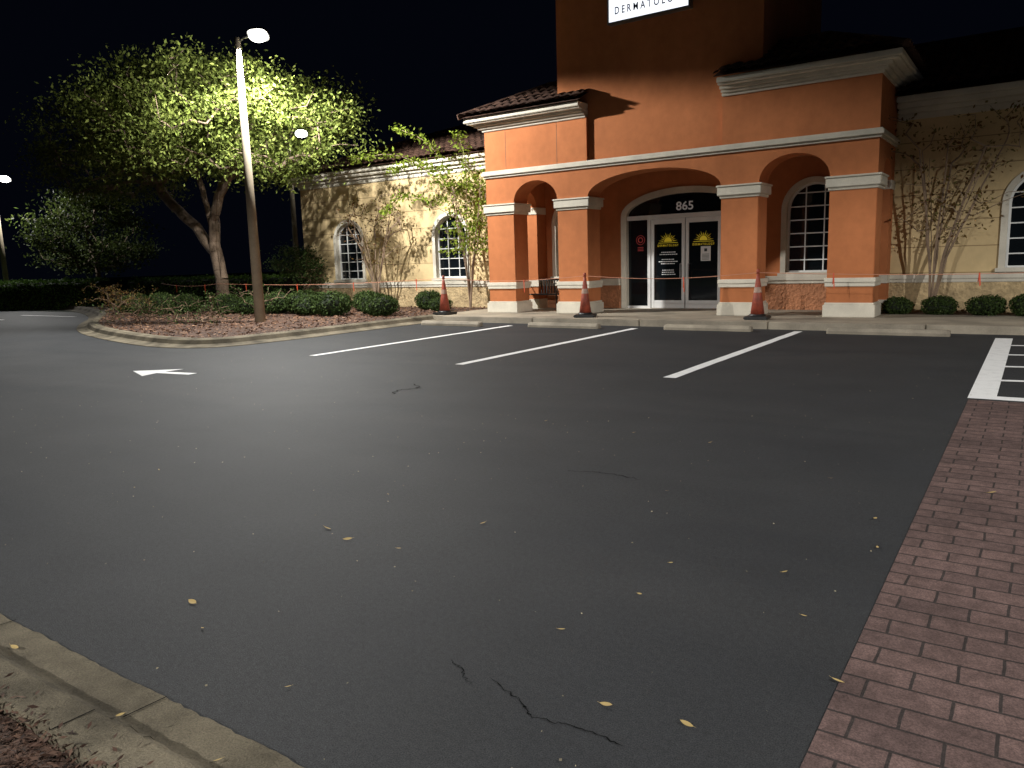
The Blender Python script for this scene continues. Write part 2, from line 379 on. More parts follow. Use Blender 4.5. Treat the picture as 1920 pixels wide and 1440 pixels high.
g=MB(); slab(g,[(-13.2,.1),(DX0,.1),(DX0,2.78)]+[( (DX0+DX1)/2+(DX1-DX0)/2*math.cos(math.pi*(1-i/24)),2.78+.62*math.sin(math.pi*i/24)) for i in range(1,24)]+[(DX1,2.78),(DX1,.1),(-3.0,.1),(-3.0,5.2),(-13.2,5.2)],[winhole(PW[0],.68,1.06,2.68,3.36),winhole(PW[1],.68,1.06,2.68,3.36)],20.502,.3)
part(g,'entrance_wall','orange',bd)
for a,b in [(XW0-.04,-13.25),(-2.95,XW1+.04)]:
    g=MB(); g.box(a,b,20.44,20.5,.1,.82); part(g,'plinth','cream_base',bd)
for a,b in [(-13.0,DX0-.12),(DX1+.12,-3.2)]:
    g=MB(); g.box(a,b,20.44,20.502,.1,.82); part(g,'plinth','orange_base',bd)
for a,b in [(XW0-.1,-13.25),(-2.95,XW1+.1),(-13.0,DX0-.12),(DX1+.12,-3.2)]:
    g=MB(); g.box(a,b,20.41,20.5,.822,.902); g.box(a,b,20.38,20.5,.90,1.02)
    part(g,'sill_band','trim',bd,bevel=.012)
for a,b,sl,sr in [(XW0,-13.3,1,0),(-2.9,XW1,0,1)]:
    g=MB()
    for p,z0,z1 in [(.06,4.56,4.70),(.16,4.699,4.80),(.30,4.799,4.92),(.42,4.919,5.05)]:
        g.box(a-p*sl,b+p*sr,20.5-p,34,z0,z1)
    part(g,'cornice','trim',bd,bevel=.02)
def window(cx,z0,zs,zt,y,w=.68):
    e=grp('window',bd)
    g=MB(); slab(g,arch(cx-w-.11,cx+w+.11,z0-.05,zs,zt+.11),[arch(cx-w+.02,cx+w-.02,z0+.05,zs,zt-.02)],y-.06,.16)
    g.box(cx-w-.16,cx+w+.16,y-.11,y-.002,z0-.04,z0+.045); part(g,'window_surround','trim',e)
    g=MB(); slab(g,arch(cx-w,cx+w,z0,zs,zt),[arch(cx-w+.07,cx+w-.07,z0+.09,zs,zt-.07)],y+.10,.05)
    t=.014
    for i in (1,2):
        xx=cx-w+2*w*i/3; a=abs(xx-cx)/w; g.box(xx-t,xx+t,y+.115,y+.14,z0+.05,zs+(zt-zs)*math.sqrt(max(0,1-a*a))-.02)
    zz=z0+.36
    while zz<zt-.12:
        hw=w if zz<zs else w*math.sqrt(max(0,1-((zz-zs)/(zt-zs))**2))
        g.box(cx-hw+.03,cx+hw-.03,y+.112,y+.143,zz-t,zz+t); zz+=.335
    part(g,'window_frame','white',e)
    g=MB(); slab(g,arch(cx-w,cx+w,z0,zs,zt),[],y+.16,.02); part(g,'window_glass','glass',e)
for cx in WIN: window(cx,1.08,2.55,3.22,20.5)
for cx in PW: window(cx,1.06,2.68,3.36,20.502)
ent=grp('entrance_glazing',bd)
def segarch(x0,x1,z0,zs,zt,n=24):
    cx=(x0+x1)/2; return [(x0,z0),(x1,z0)]+[(cx+(x1-x0)/2*math.cos(math.pi*i/n),zs+(zt-zs)*math.sin(math.pi*i/n)) for i in range(n+1)]
g=MB(); slab(g,segarch(DX0-.10,DX1+.10,.15,2.78,3.50),[segarch(DX0+.07,DX1-.07,.152,2.78,3.33)],20.44,.16)
part(g,'entrance_frame','trim',ent)
g=MB(); 
g.box(DX0,DX1,20.50,20.58,2.66,2.78)
for xx in (-9.20,-7.05): g.box(xx-.045,xx+.045,20.50,20.58,.152,2.66)
g.box(DX0+.07,-9.245,20.51,20.57,.152,.22); g.box(-7.005,DX1-.07,20.51,20.57,.152,.22)
part(g,'mullion','white',ent)
g=MB(); slab(g,segarch(DX0,DX1,2.78,2.781,3.40),[],20.60,.02); part(g,'transom_glass','glass',ent)
for a,b in ((DX0+.02,-9.24),(-7.01,DX1-.02)):
    g=MB(); g.box(a,b,20.601,20.62,.16,2.7); part(g,'sidelight_glass','glass',ent)
g=MB(); text(g,'865',-8.17,20.59,2.87,.24,.50,bold=.015); part(g,'house_number','vinyl',ent)
def door(x0,x1,hx):
    d=grp('door',ent)
    g=MB(); g.box(x0+.01,x0+.10,20.52,20.575,.16,2.655); g.box(x1-.10,x1-.01,20.52,20.575,.16,2.655); g.box(x0+.10,x1-.10,20.522,20.573,2.52,2.655); g.box(x0+.10,x1-.10,20.522,20.573,.16,.38)
    part(g,'door_frame','white',d,bevel=.006)
    g=MB(); g.box(x0+.09,x1-.09,20.555,20.57,.37,2.53); part(g,'door_glass','glass',d)
    g=MB(); g.tube([(hx,20.52,1.0),(hx,20.45,1.0),(hx,20.45,1.4),(hx,20.52,1.4)],.016,8); part(g,'door_handle','metal',d)
    cx=(x0+x1)/2; 
    g=MB(); y=20.548; zb=2.02
    g.add([(cx,y,zb)]+[(cx+.115*math.cos(math.pi*i/14),y,zb+.13*math.sin(math.pi*i/14)) for i in range(15)],[(0,i+1,i+2) for i in range(14)])
    for i in range(11):
        a=math.pi*(i+.5)/11; r0,r1=.14,(.29 if i%2==0 else .24); da=.085
        g.poly([(cx+r0*math.cos(a-da),y,zb+r0*math.sin(a-da)),(cx+r1*math.cos(a),y,zb+r1*math.sin(a)*.95),(cx+r0*math.cos(a+da),y,zb+r0*math.sin(a+da))])
    g.box(cx-.29,cx+.29,y-.001,y+.001,zb-.035,zb-.02)
    text(g,'DERMATOLOGY',cx,y,zb-.13,.062,.62,spacing=1.5,bold=.02); part(g,'sun_emblem_lettering','yellow',d)
    return d,cx
dl,cxl=door(-9.155,-8.125,-8.24); dr,cxr=door(-8.12,-7.095,-8.0)
random.seed(3)
for row,(zz,w) in enumerate([(1.72,.40),(1.66,.5),(1.52,.38),(1.46,.56),(1.40,.42),(1.22,.34),(1.16,.36),(1.10,.38)]):
    g=MB(); xx=cxl-w/2
    while xx<cxl+w/2-.02:
        l=random.uniform(.02,.07); g.box(xx,xx+l,20.547,20.549,zz,zz+.022); xx+=l+.014
    part(g,'door_lettering','vinyl',dl,'small white lettering row')
g=MB(); g.box(-7.68,-7.40,20.546,20.550,1.46,1.86); part(g,'paper_notice','paper',dr)
g=MB(); g.box(-7.58,-7.5,20.543,20.545,1.72,1.8); 
for i in range(5): g.box(-7.64,-7.44,20.543,20.545,1.50+i*.035,1.512+i*.035)
part(g,'notice_print','black',dr)
g=MB(); cx,cz,y=-9.50,2.10,20.59
for i in range(24):
    a,b=2*math.pi*i/24,2*math.pi*(i+1)/24
    for r0,r1 in ((.12,.14),(.05,.085)):
        g.poly([(cx+r0*math.cos(a),y,cz+r0*math.sin(a)),(cx+r1*math.cos(a),y,cz+r1*math.sin(a)),(cx+r1*math.cos(b),y,cz+r1*math.sin(b)),(cx+r0*math.cos(b),y,cz+r0*math.sin(b))])
for i in range(3): g.box(cx-.09,cx+.09,y-.001,y+.001,cz-.22-i*.045,cz-.195-i*.045)
part(g,'round_red_decal','red',ent)

PX=[(-13.27,-12.33),(-10.90,-9.97),(-6.35,-5.46),(-3.90,-2.93)]
YF=18.3; YB=19.0
for (a,b) in PX:
    e=grp('pier',bd)
    g=MB(); g.box(a,b,YF,YB,.44,3.21); part(g,'pier_shaft','orange',e,bevel=.012)
    g=MB(); g.box(a-.06,b+.06,YF-.06,YB+.06,.15,.42); g.box(a-.03,b+.03,YF-.03,YB+.03,.418,.47); part(g,'pier_base','trim',e,bevel=.01)
    g=MB(); g.box(a-.035,b+.035,YF-.035,YB+.035,.83,.92); g.box(a-.05,b+.05,YF-.05,YB+.05,.918,1.02); part(g,'pier_band','trim',e,bevel=.01)
    g=MB(); g.box(a-.03,b+.03,YF-.03,YB+.03,2.93,2.998); g.box(a-.075,b+.075,YF-.075,YB+.075,2.995,3.193); g.box(a-.10,b+.10,YF-.10,YB+.10,3.19,3.235); part(g,'pier_capital','trim',e,bevel=.012)
def archpts(x0,x1,zs,zt,n=24):
    cx=(x0+x1)/2; return [(cx-(x1-x0)/2*math.cos(math.pi*i/n),zs+(zt-zs)*math.sin(math.pi*i/n)**.9) for i in range(n+1)]
ZT=5.32
lp=[(PX[0][0]+.001,3.2)]+archpts(PX[0][1],PX[1][0],3.2,3.80)+archpts(PX[1][1],PX[2][0],3.2,3.80)+archpts(PX[2][1],PX[3][0],3.2,3.82)+[(PX[3][1]-.001,3.2),(PX[3][1]-.001,ZT),(PX[2][0],ZT),(PX[2][0],4.12),(PX[1][1],4.12),(PX[1][1],ZT),(PX[0][0]+.001,ZT)]
g=MB(); slab(g,lp,[],YF,.70); part(g,'arcade_wall','orange',bd)
for x0 in (-13.268,-3.55):
    g=MB(); lp=[(YB,3.2)]+[(19.5-.5*math.cos(math.pi*i/12),3.2+.45*math.sin(math.pi*i/12)) for i in range(13)]+[(20.0,.15),(20.5,.15),(20.5,ZT),(YB,ZT)]
    slabx(g,lp,[],x0,.62); part(g,'side_wall','orange',bd)
    for dz0,dz1,p in ((3.0,3.2,.03),(.83,1.02,.03),(.15,.44,.05)):
        g=MB(); g.box(x0-p,x0+.62+p,20.0-p,20.49,dz0,dz1); part(g,'pilaster_trim','trim',bd)
g=MB(); g.box(-12.6,-3.6,19.002,20.5,3.98,4.08); part(g,'portico_ceiling','soffit',bd)
g=MB(); a,b=PX[0][0],PX[3][1]
for p,z0,z1 in [(.05,3.97,4.033),(.10,4.03,4.123),(.07,4.12,4.16)]:
    g.box(a-p,b+p,YF-p,YF-.001,z0,z1); g.box(b+.001,b+p,YF,20.45,z0,z1); g.box(a-p,a-.001,YF,20.45,z0,z1)
part(g,'string_course','trim',bd,bevel=.008)
for xx in (-12.55,-10.88):
    g=MB(); g.box(xx-.005,xx+.005,YF-.003,YF+.01,4.165,5.25); part(g,'control_joint','bark',bd)
TX0,TX1,TY=-10.88,-5.45,18.4
g=MB(); g.box(TX0,TX1,TY,23.8,4.10,10.8); part(g,'tower_wall','orange',bd)
g=MB(); g.box(TX0-.3,TX1+.3,TY-.3,24.1,10.4,10.79); part(g,'tower_cornice','trim',bd)
CP=[(.05,5.26,5.33),(.13,5.328,5.39),(.22,5.388,5.46),(.36,5.458,5.50),(.42,5.498,5.62)]
g=MB()
for p,z0,z1 in CP: g.box(PX[0][0]-p,PX[1][1],YF-p,21.0+p,z0,z1)
part(g,'pavilion_cornice','trim',bd,bevel=.012)
g=MB()
for p,z0,z1 in CP: g.box(PX[2][0],PX[3][1]+p,YF-p,21.0+p,z0,z1)
part(g,'pavilion_cornice','trim',bd,bevel=.012)
def tiles(mb,p0,eu,ev,width,length,lcut,rcut,course=.38,tw=.27,amp=.07):
    p0,eu,ev=Vector(p0),Vector(eu).normalized(),Vector(ev).normalized(); nrm=eu.cross(ev).normalized()
    if nrm.z<0: nrm=-nrm
    nv=int(length/course); nu=int(width/tw)*6
    rows=[]
    for c in range(nv+1):
        for (vv,h) in ((c*course,.055),(min((c+1)*course,length),.0)):
            rows.append((vv,h,c))
    vs=[]; 
    for (vv,h,c) in rows:
        lo=lcut*vv; hi=width-rcut*vv
        for i in range(nu+1):
            u=i/nu*width; uc=min(max(u,lo),max(hi,lo)); w=abs(math.sin(math.pi*u/tw))**.7*amp
            jz=.03*noise.noise(Vector((int(u/tw)*3.1,c*7.7,1.3)))
            vs.append(p0+eu*uc+ev*vv+nrm*(w+h+jz))
    k=nu+1
    mb.add(vs,[(r*k+i,r*k+i+1,(r+1)*k+i+1,(r+1)*k+i) for r in range(len(rows)-1) for i in range(nu)])
def hip(mb,x0,x1,y0,y1,z,slope,left=True,right=True):
    run=(y1-y0)/2; s=math.tan(slope); L=run/math.cos(slope); cut=math.cos(slope)
    tiles(mb,(x0,y0,z),(1,0,0),(0,1,s),x1-x0,L,cut if left else 0,cut if right else 0)
    xa=x0+run if left else x0; xb=x1-run if right else x1; zt=z+run*s-.01
    mb.poly([(x0,y0,z-.01),(x1,y0,z-.01),(xb,y0+run,zt),(xa,y0+run,zt)]); mb.poly([(x1,y1,z-.01),(x0,y1,z-.01),(xa,y0+run,zt),(xb,y0+run,zt)])
    if left: tiles(mb,(x0,y1,z),(0,-1,0),(1,0,s),y1-y0,L,cut,cut)
    if right: tiles(mb,(x1,y0,z),(0,1,0),(-1,0,s),y1-y0,L,cut,cut)
    mb.tube([(xa,y0+run,zt+.06),(xb,y0+run,zt+.06)],.09,8)
    if left: mb.tube([(x0,y0,z+.04),(xa,y0+run,zt+.06)],.08,8)
    if right: mb.tube([(x1,y0,z+.04),(xb,y0+run,zt+.06)],.08,8)
g=MB(); hip(g,-13.80,PX[1][1]+.05,17.78,21.5,5.63,math.radians(25),True,False); part(g,'pavilion_roof','tile',bd)
g=MB(); hip(g,PX[2][0]-.05,-2.42,17.78,21.5,5.63,math.radians(25),False,True); part(g,'pavilion_roof','tile',bd)
g=MB(); hip(g,XW0-.5,-10,19.98,33,5.06,math.radians(20),True,False); part(g,'wing_roof','tile',bd)
g=MB(); hip(g,-6,XW1+.5,19.98,33,5.06,math.radians(20),False,True); part(g,'wing_roof','tile',bd)

sg=thing('wall_sign','lit white box sign with navy lettering on tower','sign',(-8.2,18.4,8.2))
g=MB(); g.poly([(-9.24,18.24,7.42),(-7.16,18.24,7.42),(-7.16,18.24,8.95),(-9.24,18.24,8.95)]); part(g,'sign_face','sign',sg)
g=MB()
for a,b,c,d in [(-9.28,-7.12,7.375,7.418),(-9.28,-7.12,8.952,9.0),(-9.28,-9.242,7.418,8.952),(-7.158,-7.12,7.418,8.952)]: g.box(a,b,18.20,18.397,c,d)
g.box(-9.24,-7.16,18.26,18.39,7.42,8.95)
part(g,'sign_frame','metal',sg)
g=MB(); text(g,'DERMATOLOGY',-8.13,18.23,7.585,.18,1.90,spacing=1.6,bold=.016); part(g,'sign_lettering','navy',sg)

bn=thing('bench','black metal bench standing under the portico arch','bench',(-12.35,19.85,.15))
g=MB()
for i in range(5): g.box(-12.9,-11.8,19.62+i*.09,19.69+i*.09,.58,.61)
part(g,'seat','black',bn)
g=MB()
for i in range(12): g.box(-12.88+i*.095,-12.85+i*.095,20.06,20.08,.62,1.0)
g.box(-12.9,-11.8,20.05,20.09,1.0,1.05); part(g,'backrest','black',bn)
for xx in (-12.9,-11.8):
    g=MB(); g.tube([(xx,19.64,.15),(xx,19.64,.8),(xx,20.06,.82)],.02,6); g.tube([(xx,20.06,.15),(xx,20.07,1.04)],.02,6); part(g,'leg','black',bn)

# ------------------------------------------------------------------ street lamps
def lamp(loc,h,lens,label,rot=0.0,tilt=20,energy=0,color=(1,.985,.95),spot=170,group='parking lot lamps',crown_fill=0):
    t=thing('street_lamp',label,'street lamp',loc,group)
    g=MB(); g.tube([(0,0,0),(0,0,h*.5),(0,0,h)],[.15,.115,.08],14); part(g,'pole','pole',t,local=True,smooth=True)
    g=MB(); g.tube([(0,0,h-.12),(.18,0,h-.02),(.38,0,h+.02)],[.035,.03,.03],8); part(g,'arm','metal',t,local=True)
    hd=MB()
    vs=[]; 
    for zz,sc in ((-.04,.97),(-.02,1),(.04,.95),(.085,.7),(.10,.35)):
        for i in range(20):
            an=2*math.pi*i/20; vs.append((.30*sc*abs(math.cos(an))**.7*math.copysign(1,math.cos(an)),.22*sc*abs(math.sin(an))**.7*math.copysign(1,math.sin(an)),zz))
    hd.add(vs,[(r*20+i,r*20+(i+1)%20,(r+1)*20+(i+1)%20,(r+1)*20+i) for r in range(4) for i in range(20)]+[tuple(range(80,100))])
    ho=part(hd,'lamp_head','metal',t,local=True,smooth=True); ho.location=(.62,0,h+.04); ho.rotation_euler=(math.radians(-tilt),0,0)
    ln=MB(); lv=[]
    for k,(sc,zz) in enumerate(((1,-.042),(.95,-.09),(.8,-.13),(.55,-.16),(.2,-.175))):
        lv+=[(.26*sc*math.cos(2*math.pi*i/24),.19*sc*math.sin(2*math.pi*i/24),zz) for i in range(24)]
    ln.add(lv,[(k*24+i,k*24+(i+1)%24,(k+1)*24+(i+1)%24,(k+1)*24+i) for k in range(4) for i in range(24)]+[tuple(range(96,120))])
    lo=part(ln,'lamp_lens',lens,t,local=True); lo.parent=ho
    t.rotation_euler=(0,0,rot)
    if energy:
        L=bpy.data.lights.new('lamp_light','SPOT'); L.energy=energy; L.color=color; L.spot_size=math.radians(spot); L.spot_blend=.12; L.shadow_soft_size=.12
        o=bpy.data.objects.new('lamp_light',L); COL.objects.link(o); o.parent=t; o.location=(.62,-.05,h-.3)
    if crown_fill:   # extra spot added at the lamp head to brighten the tree crown
        L=bpy.data.lights.new('crown_fill_light','SPOT'); L.energy=crown_fill; L.color=color; L.spot_size=math.radians(125); L.spot_blend=.6; L.shadow_soft_size=.15
        o=bpy.data.objects.new('crown_fill_light',L); COL.objects.link(o); o.parent=t; o.location=(.1,.25,h+.1)
        d=Matrix.Rotation(-rot,3,'Z')@Vector((-.92,.30,.10)); o.rotation_mode='QUATERNION'; o.rotation_quaternion=d.to_track_quat('-Z','Y')
    return t
R=math.radians
lamp((-18.2,13.93,.1),7.68,'lamp','tall tapered pole lamp, lit, in mulched island',rot=R(25),tilt=35,energy=7400,spot=166,crown_fill=1900)
lamp((-46.0,19.0,0),6.75,'lampfar','tall pole lamp, lit, beside clipped hedge',rot=R(40),tilt=45,energy=2200)
lamp((-29.07,24.6,0.1),7.65,'lampfar','lit pole lamp partly hidden behind tree crown',rot=R(40),tilt=45,energy=150)
lamp((10.5,3.0,0),7.9,'lamp','tall lit pole lamp standing at lot edge',rot=R(120),tilt=10,energy=6800,spot=160)
lamp((-6.5,-9.0,0),7.9,'lamp','tall lit pole lamp standing at lot edge',rot=R(180),tilt=10,energy=7400,spot=164)

# ------------------------------------------------------------------ vegetation
def grow(limbs,clumps,rt,step=.4,wob=.07,arc=.12,rmax=None,seed=1):
    rs=random.Random(seed); P=[];par=[]
    for lb in limbs:
        start=-1
        if P:
            d=[(Vector(q)-Vector(lb[0])).length for q in P]; start=int(np.argmin(d))
        prev=start
        pts=[Vector(p) for p in lb]
        for a,b in zip(pts[:-1],pts[1:]):
            n=max(1,int((b-a).length/.3))
            if prev==-1: P.append(tuple(a)); par.append(-1); prev=len(P)-1
            for i in range(1,n+1):
                q=a.lerp(b,i/n)+Vector((rs.uniform(-1,1),rs.uniform(-1,1),0))*.02
                P.append(tuple(q)); par.append(prev); prev=len(P)-1
    cnt=[0]*len(P)
    order=sorted(range(len(clumps)),key=lambda i:min((Vector(clumps[i])-Vector(p)).length for p in P[::3]))
    for ci in order:
        c=Vector(clumps[ci]); A=np.array(P); d=np.linalg.norm(A-np.array(c),axis=1)+np.maximum(0,A[:,2]-c.z)*1.2
        j=int(np.argmin(d)); a=Vector(P[j]); L=(c-a).length; n=max(1,int(L/step)); prev=j
        for i in range(1,n+1):
            t=i/n; q=a.lerp(c,t)+Vector((0,0,math.sin(math.pi*t)*L*arc))+Vector((rs.uniform(-1,1),rs.uniform(-1,1),rs.uniform(-1,1)))*wob*(1 if i<n else 0)
            P.append(tuple(q)); par.append(prev); cnt.append(0); prev=len(P)-1
        cnt[prev]+=1
    for i in range(len(P)-1,-1,-1):
        if par[i]>=0: cnt[par[i]]+=cnt[i]
    mb=MB()
    rad=[max(rt,rt*max(1,c)**.47) for c in cnt]
    if rmax: rad=[min(r,rmax) for r in rad]
    for i in range(len(P)):
        if par[i]<0: continue
        a,b=P[par[i]],P[i]; r0=min(rad[par[i]],rad[i]*1.35); r1=rad[i]
        n=8 if r1>.05 else (5 if r1>.015 else 3)
        mb.tube([a,b],[r0,r1],n,cap=False)
    return mb
def crownpts(clumps,per,sig,seed=0):
    r=np.random.RandomState(seed); C=[]
    for c in clumps:
        n=int(per*r.uniform(.4,1.5)); s=sig*r.uniform(.7,1.3)
        C.append(np.array(c)+r.normal(size=(n,3))*np.array([s,s,s*.65]))
    return np.concatenate(C)
def ell(c,rx,ry,rz,n,rs,zmin=None,shell=.35,gap=-.15):
    out=[]
    while len(out)<n:
        p=[rs.uniform(-1,1) for _ in range(3)]; l=math.sqrt(sum(q*q for q in p))
        if l>1 or l<shell: continue
        q=(c[0]+p[0]*rx,c[1]+p[1]*ry,c[2]+p[2]*rz)
        if zmin and q[2]<zmin: continue
        if noise.noise(Vector(q)*.6+Vector((5,3,1)))<gap: continue
        out.append(q)
    return out
rs=random.Random(11)
B=(-24.0,16.9,.12)
cl=ell((-24.3,16.6,6.6),4.4,4.0,2.3,230,rs,4.8,gap=-.08)+ell((-30.2,17.5,6.5),4.6,3.4,2.2,160,rs,4.5,gap=-.06)+ell((-20.2,16.8,5.9),3.0,2.4,1.6,120,rs,4.2,gap=-.12)+ell((-27,17,7.9),3.5,2.8,1.1,70,rs)
# natural gap in the crown toward the lamp that stands behind the tree
la=Vector((0,0,1.6)); lb_=(Vector((-28.6,25.0,7.73))-la).normalized()
def gapd(q): v=Vector(q)-la; return (v-lb_*v.dot(lb_)).length
cl=[q for q in cl if gapd(q)>.35]
limbs=[[B,(-24.05,16.9,1.3),(-24.3,16.9,2.6),(-24.1,16.8,3.4)],
       [(-24.3,16.9,2.2),(-25.4,17,3.2),(-27.1,17.1,4.2),(-29,17.3,5.6)],
       [(-24.1,16.8,3.3),(-23.5,16.7,4.2),(-22.3,16.5,5.0),(-20.8,16.6,5.5)],
       [(-24.2,16.8,3.2),(-24.4,16.7,4.4),(-24.7,16.6,5.6),(-24.6,16.5,6.6)],
       [(-24.1,16.9,.6),(-23.75,16.7,1.7),(-23.45,16.6,3.2),(-23.2,16.5,4.6)]]
tr=thing('tree','broad spreading tree with pale trunk in mulched island','tree',B)
part(grow(limbs,cl,.013,seed=2,rmax=.22),'trunk','bark',tr,smooth=True)
pts=crownpts(cl,120,.38,5); pts=np.array([q for q in pts if gapd(q)>.20])
g=MB(); addleaves(g,pts,.135,.066,0,6); part(g,'crown','leaf_big',tr)
B=(-42.6,22.2,.0); cl=ell((-42.6,22.2,4.0),3.8,3.2,2.3,140,rs,1.9,gap=-.03)
tr=thing('tree','small dense dark tree behind clipped hedge','tree',B)
part(grow([[B,(-42.5,22.2,1.2),(-42.7,22.2,2.6)]],cl,.013,seed=3,rmax=.2),'trunk','bark',tr,smooth=True)
g=MB(); addleaves(g,crownpts(cl,80,.36,7),.19,.10,0,8); part(g,'crown','leaf_dark',tr)
def myrtle(B,h,w,nst,ncl,per,leaf,label,seed,lean=(0,0),rt=.008,ls=.10,rmax=.05):
    r=random.Random(seed); B=Vector(B); limbs=[[tuple(B),tuple(B+Vector((0,0,.25)))]]; cl=[]
    tips=[]
    for i in range(nst):
        a=2*math.pi*i/nst+r.uniform(-.3,.3); d=Vector((math.cos(a),math.sin(a)*.45,0))*w*r.uniform(.45,.8)+Vector((lean[0],lean[1],0))
        p1=B+d*.22+Vector((0,0,h*.3)); p2=B+d*.6+Vector((0,0,h*.58)); p3=B+d+Vector((0,0,h*r.uniform(.75,.88)))
        limbs.append([tuple(B+Vector((0,0,.1))),tuple(p1),tuple(p2),tuple(p3)]); tips+= [p1.lerp(p2,.6),p2,p3,p3]
    for _ in range(ncl):
        p=r.choice(tips); q=p+Vector((r.gauss(0,.42),r.gauss(0,.2),r.uniform(-.2,.8))); 
        if q.y>20.25: q.y=20.2-r.random()*.3
        if q.z>h+.4: q.z=h
        cl.append(tuple(q))
    t=thing('crape_myrtle',label,'tree',tuple(B)); part(grow(limbs,cl,rt,step=.25,wob=.03,seed=seed,rmax=rmax),'trunk','myrtle',t)
    g=MB(); addleaves(g,crownpts(cl,per,.14,seed),ls,ls*.5,0,seed); part(g,'crown',leaf,t); return t
sp=myrtle((-15.1,19.75,.13),4.3,1.25,7,95,26,'leaf_myr','slender multi-stemmed crape myrtle with sparse green leaves',21,ls=.12,rt=.007)
myrtle((-19.0,19.5,.13),3.6,1.5,9,130,7,'leaf_brown','nearly bare crape myrtle against cream wall',22,rt=.007,rmax=.04)
myrtle((-1.95,19.75,.13),4.3,1.3,8,130,7,'leaf_brown','nearly bare crape myrtle before cream wing wall',23,lean=(.25,0),rt=.0065,rmax=.038)
g=MB(); gl=[]
for pts in ([(-15.2,19.6,3.2),(-15.9,19.2,4.4),(-17.2,18.9,5.2),(-18.9,18.7,5.1)],[(-15.2,19.6,3.0),(-15.6,19.3,4.6),(-16.0,19.1,5.4),(-17.1,18.9,5.9)],[(-15.2,19.6,2.9),(-16.3,19.2,3.6),(-17.2,19,3.9),(-17.9,18.9,3.3)],[(-15.0,19.6,3.0),(-14.7,19.3,4.6),(-14.9,19.2,5.5)],[(-15.2,19.6,3.2),(-15.5,19.3,4.3),(-16.4,19.1,4.9),(-17.4,18.9,4.6)]):
    P=smoothp([Vector(p) for p in pts],2); g.tube(P,[.014-.009*i/len(P) for i in range(len(P))],4)
    for i in range(len(P)//3,len(P)):
        for k in range(22): gl.append(tuple(P[i]+Vector((random.gauss(0,.15),random.gauss(0,.1),random.gauss(0,.07)))))
part(g,'arching_branch','myrtle',sp); g=MB(); addleaves(g,gl,.15,.065,0,33); part(g,'arching_foliage','leaf_myr',sp)

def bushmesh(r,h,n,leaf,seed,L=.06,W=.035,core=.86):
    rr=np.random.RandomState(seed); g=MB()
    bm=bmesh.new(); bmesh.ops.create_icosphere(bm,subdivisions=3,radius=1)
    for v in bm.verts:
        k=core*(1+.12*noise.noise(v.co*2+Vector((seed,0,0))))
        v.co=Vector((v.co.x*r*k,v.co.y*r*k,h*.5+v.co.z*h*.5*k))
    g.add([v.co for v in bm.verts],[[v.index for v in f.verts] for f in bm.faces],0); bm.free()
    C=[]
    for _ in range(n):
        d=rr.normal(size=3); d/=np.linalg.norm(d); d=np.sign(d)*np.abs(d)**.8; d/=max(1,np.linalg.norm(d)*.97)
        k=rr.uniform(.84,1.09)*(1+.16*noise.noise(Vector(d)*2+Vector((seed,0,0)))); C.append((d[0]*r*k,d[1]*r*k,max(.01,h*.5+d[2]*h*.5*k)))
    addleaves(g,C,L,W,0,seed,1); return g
bases=[]
for s in range(3):
    g=bushmesh(.42,.58,2600,'leaf_bush',40+s)
    t=mk(g,'shrub',['core','leaf_bush']); bases.append(t.data); bpy.data.objects.remove(t)
def shrub(x,y,z,s,i,label='small rounded clipped boxwood shrub in mulch bed',group='rounded clipped shrubs'):
    o=bpy.data.objects.new('shrub',bases[i%3]); COL.objects.link(o); o.location=(x,y,z); o.scale=(s*random.uniform(.9,1.15),s,s*random.uniform(.85,1.1)); o.rotation_euler=(0,0,random.uniform(0,6))
    o['label']=label; o['category']='shrub'; o['group']=group
k=0
for (x,y,s) in [(-27.6,15.6,1.15),(-26.3,15.9,1.2),(-25.2,16.2,1.1),(-23.0,16.3,1.1),(-21.9,16.5,1.2),(-20.9,16.7,1.15),(-20.0,17.0,1.25),(-19.0,16.4,1.05),(-17.9,16.4,1.2),(-16.9,17.2,1.15),(-16.0,16.6,1.1),(-22.4,17.6,1.2),(-20.4,18.0,1.2),(-18.4,18.4,1.1),(-16.5,19.3,1.0),(-15.5,18.7,.8),(-29.0,16.4,1.2),(-30.4,17.3,1.2)]:
    shrub(x,y,.12,s,k); k+=1
for (x,y,s) in [(-2.6,19.55,.72),(-1.75,19.45,.8),(-.85,19.4,.85),(-.05,19.3,.8),(.6,18.2,.9),(1.6,19.4,.8)]:
    shrub(x,y,.12,s,k,'small rounded green shrub at foot of cream wall','shrubs along the wing wall'); k+=1
B=(-23.6,20.0,.12); cl=ell((-23.6,20.0,1.4),1.25,1.0,1.0,60,rs)
t=thing('tall_bush','loose leafy bush beside cream building corner','bush',B)
part(grow([[B,(-23.6,20.0,.5)]],cl,.008,seed=6,step=.25,wob=.03,rmax=.05),'stems','twig',t)
g=MB(); addleaves(g,crownpts(cl,70,.2,9),.09,.05,0,9); part(g,'foliage','leaf_bush',t)
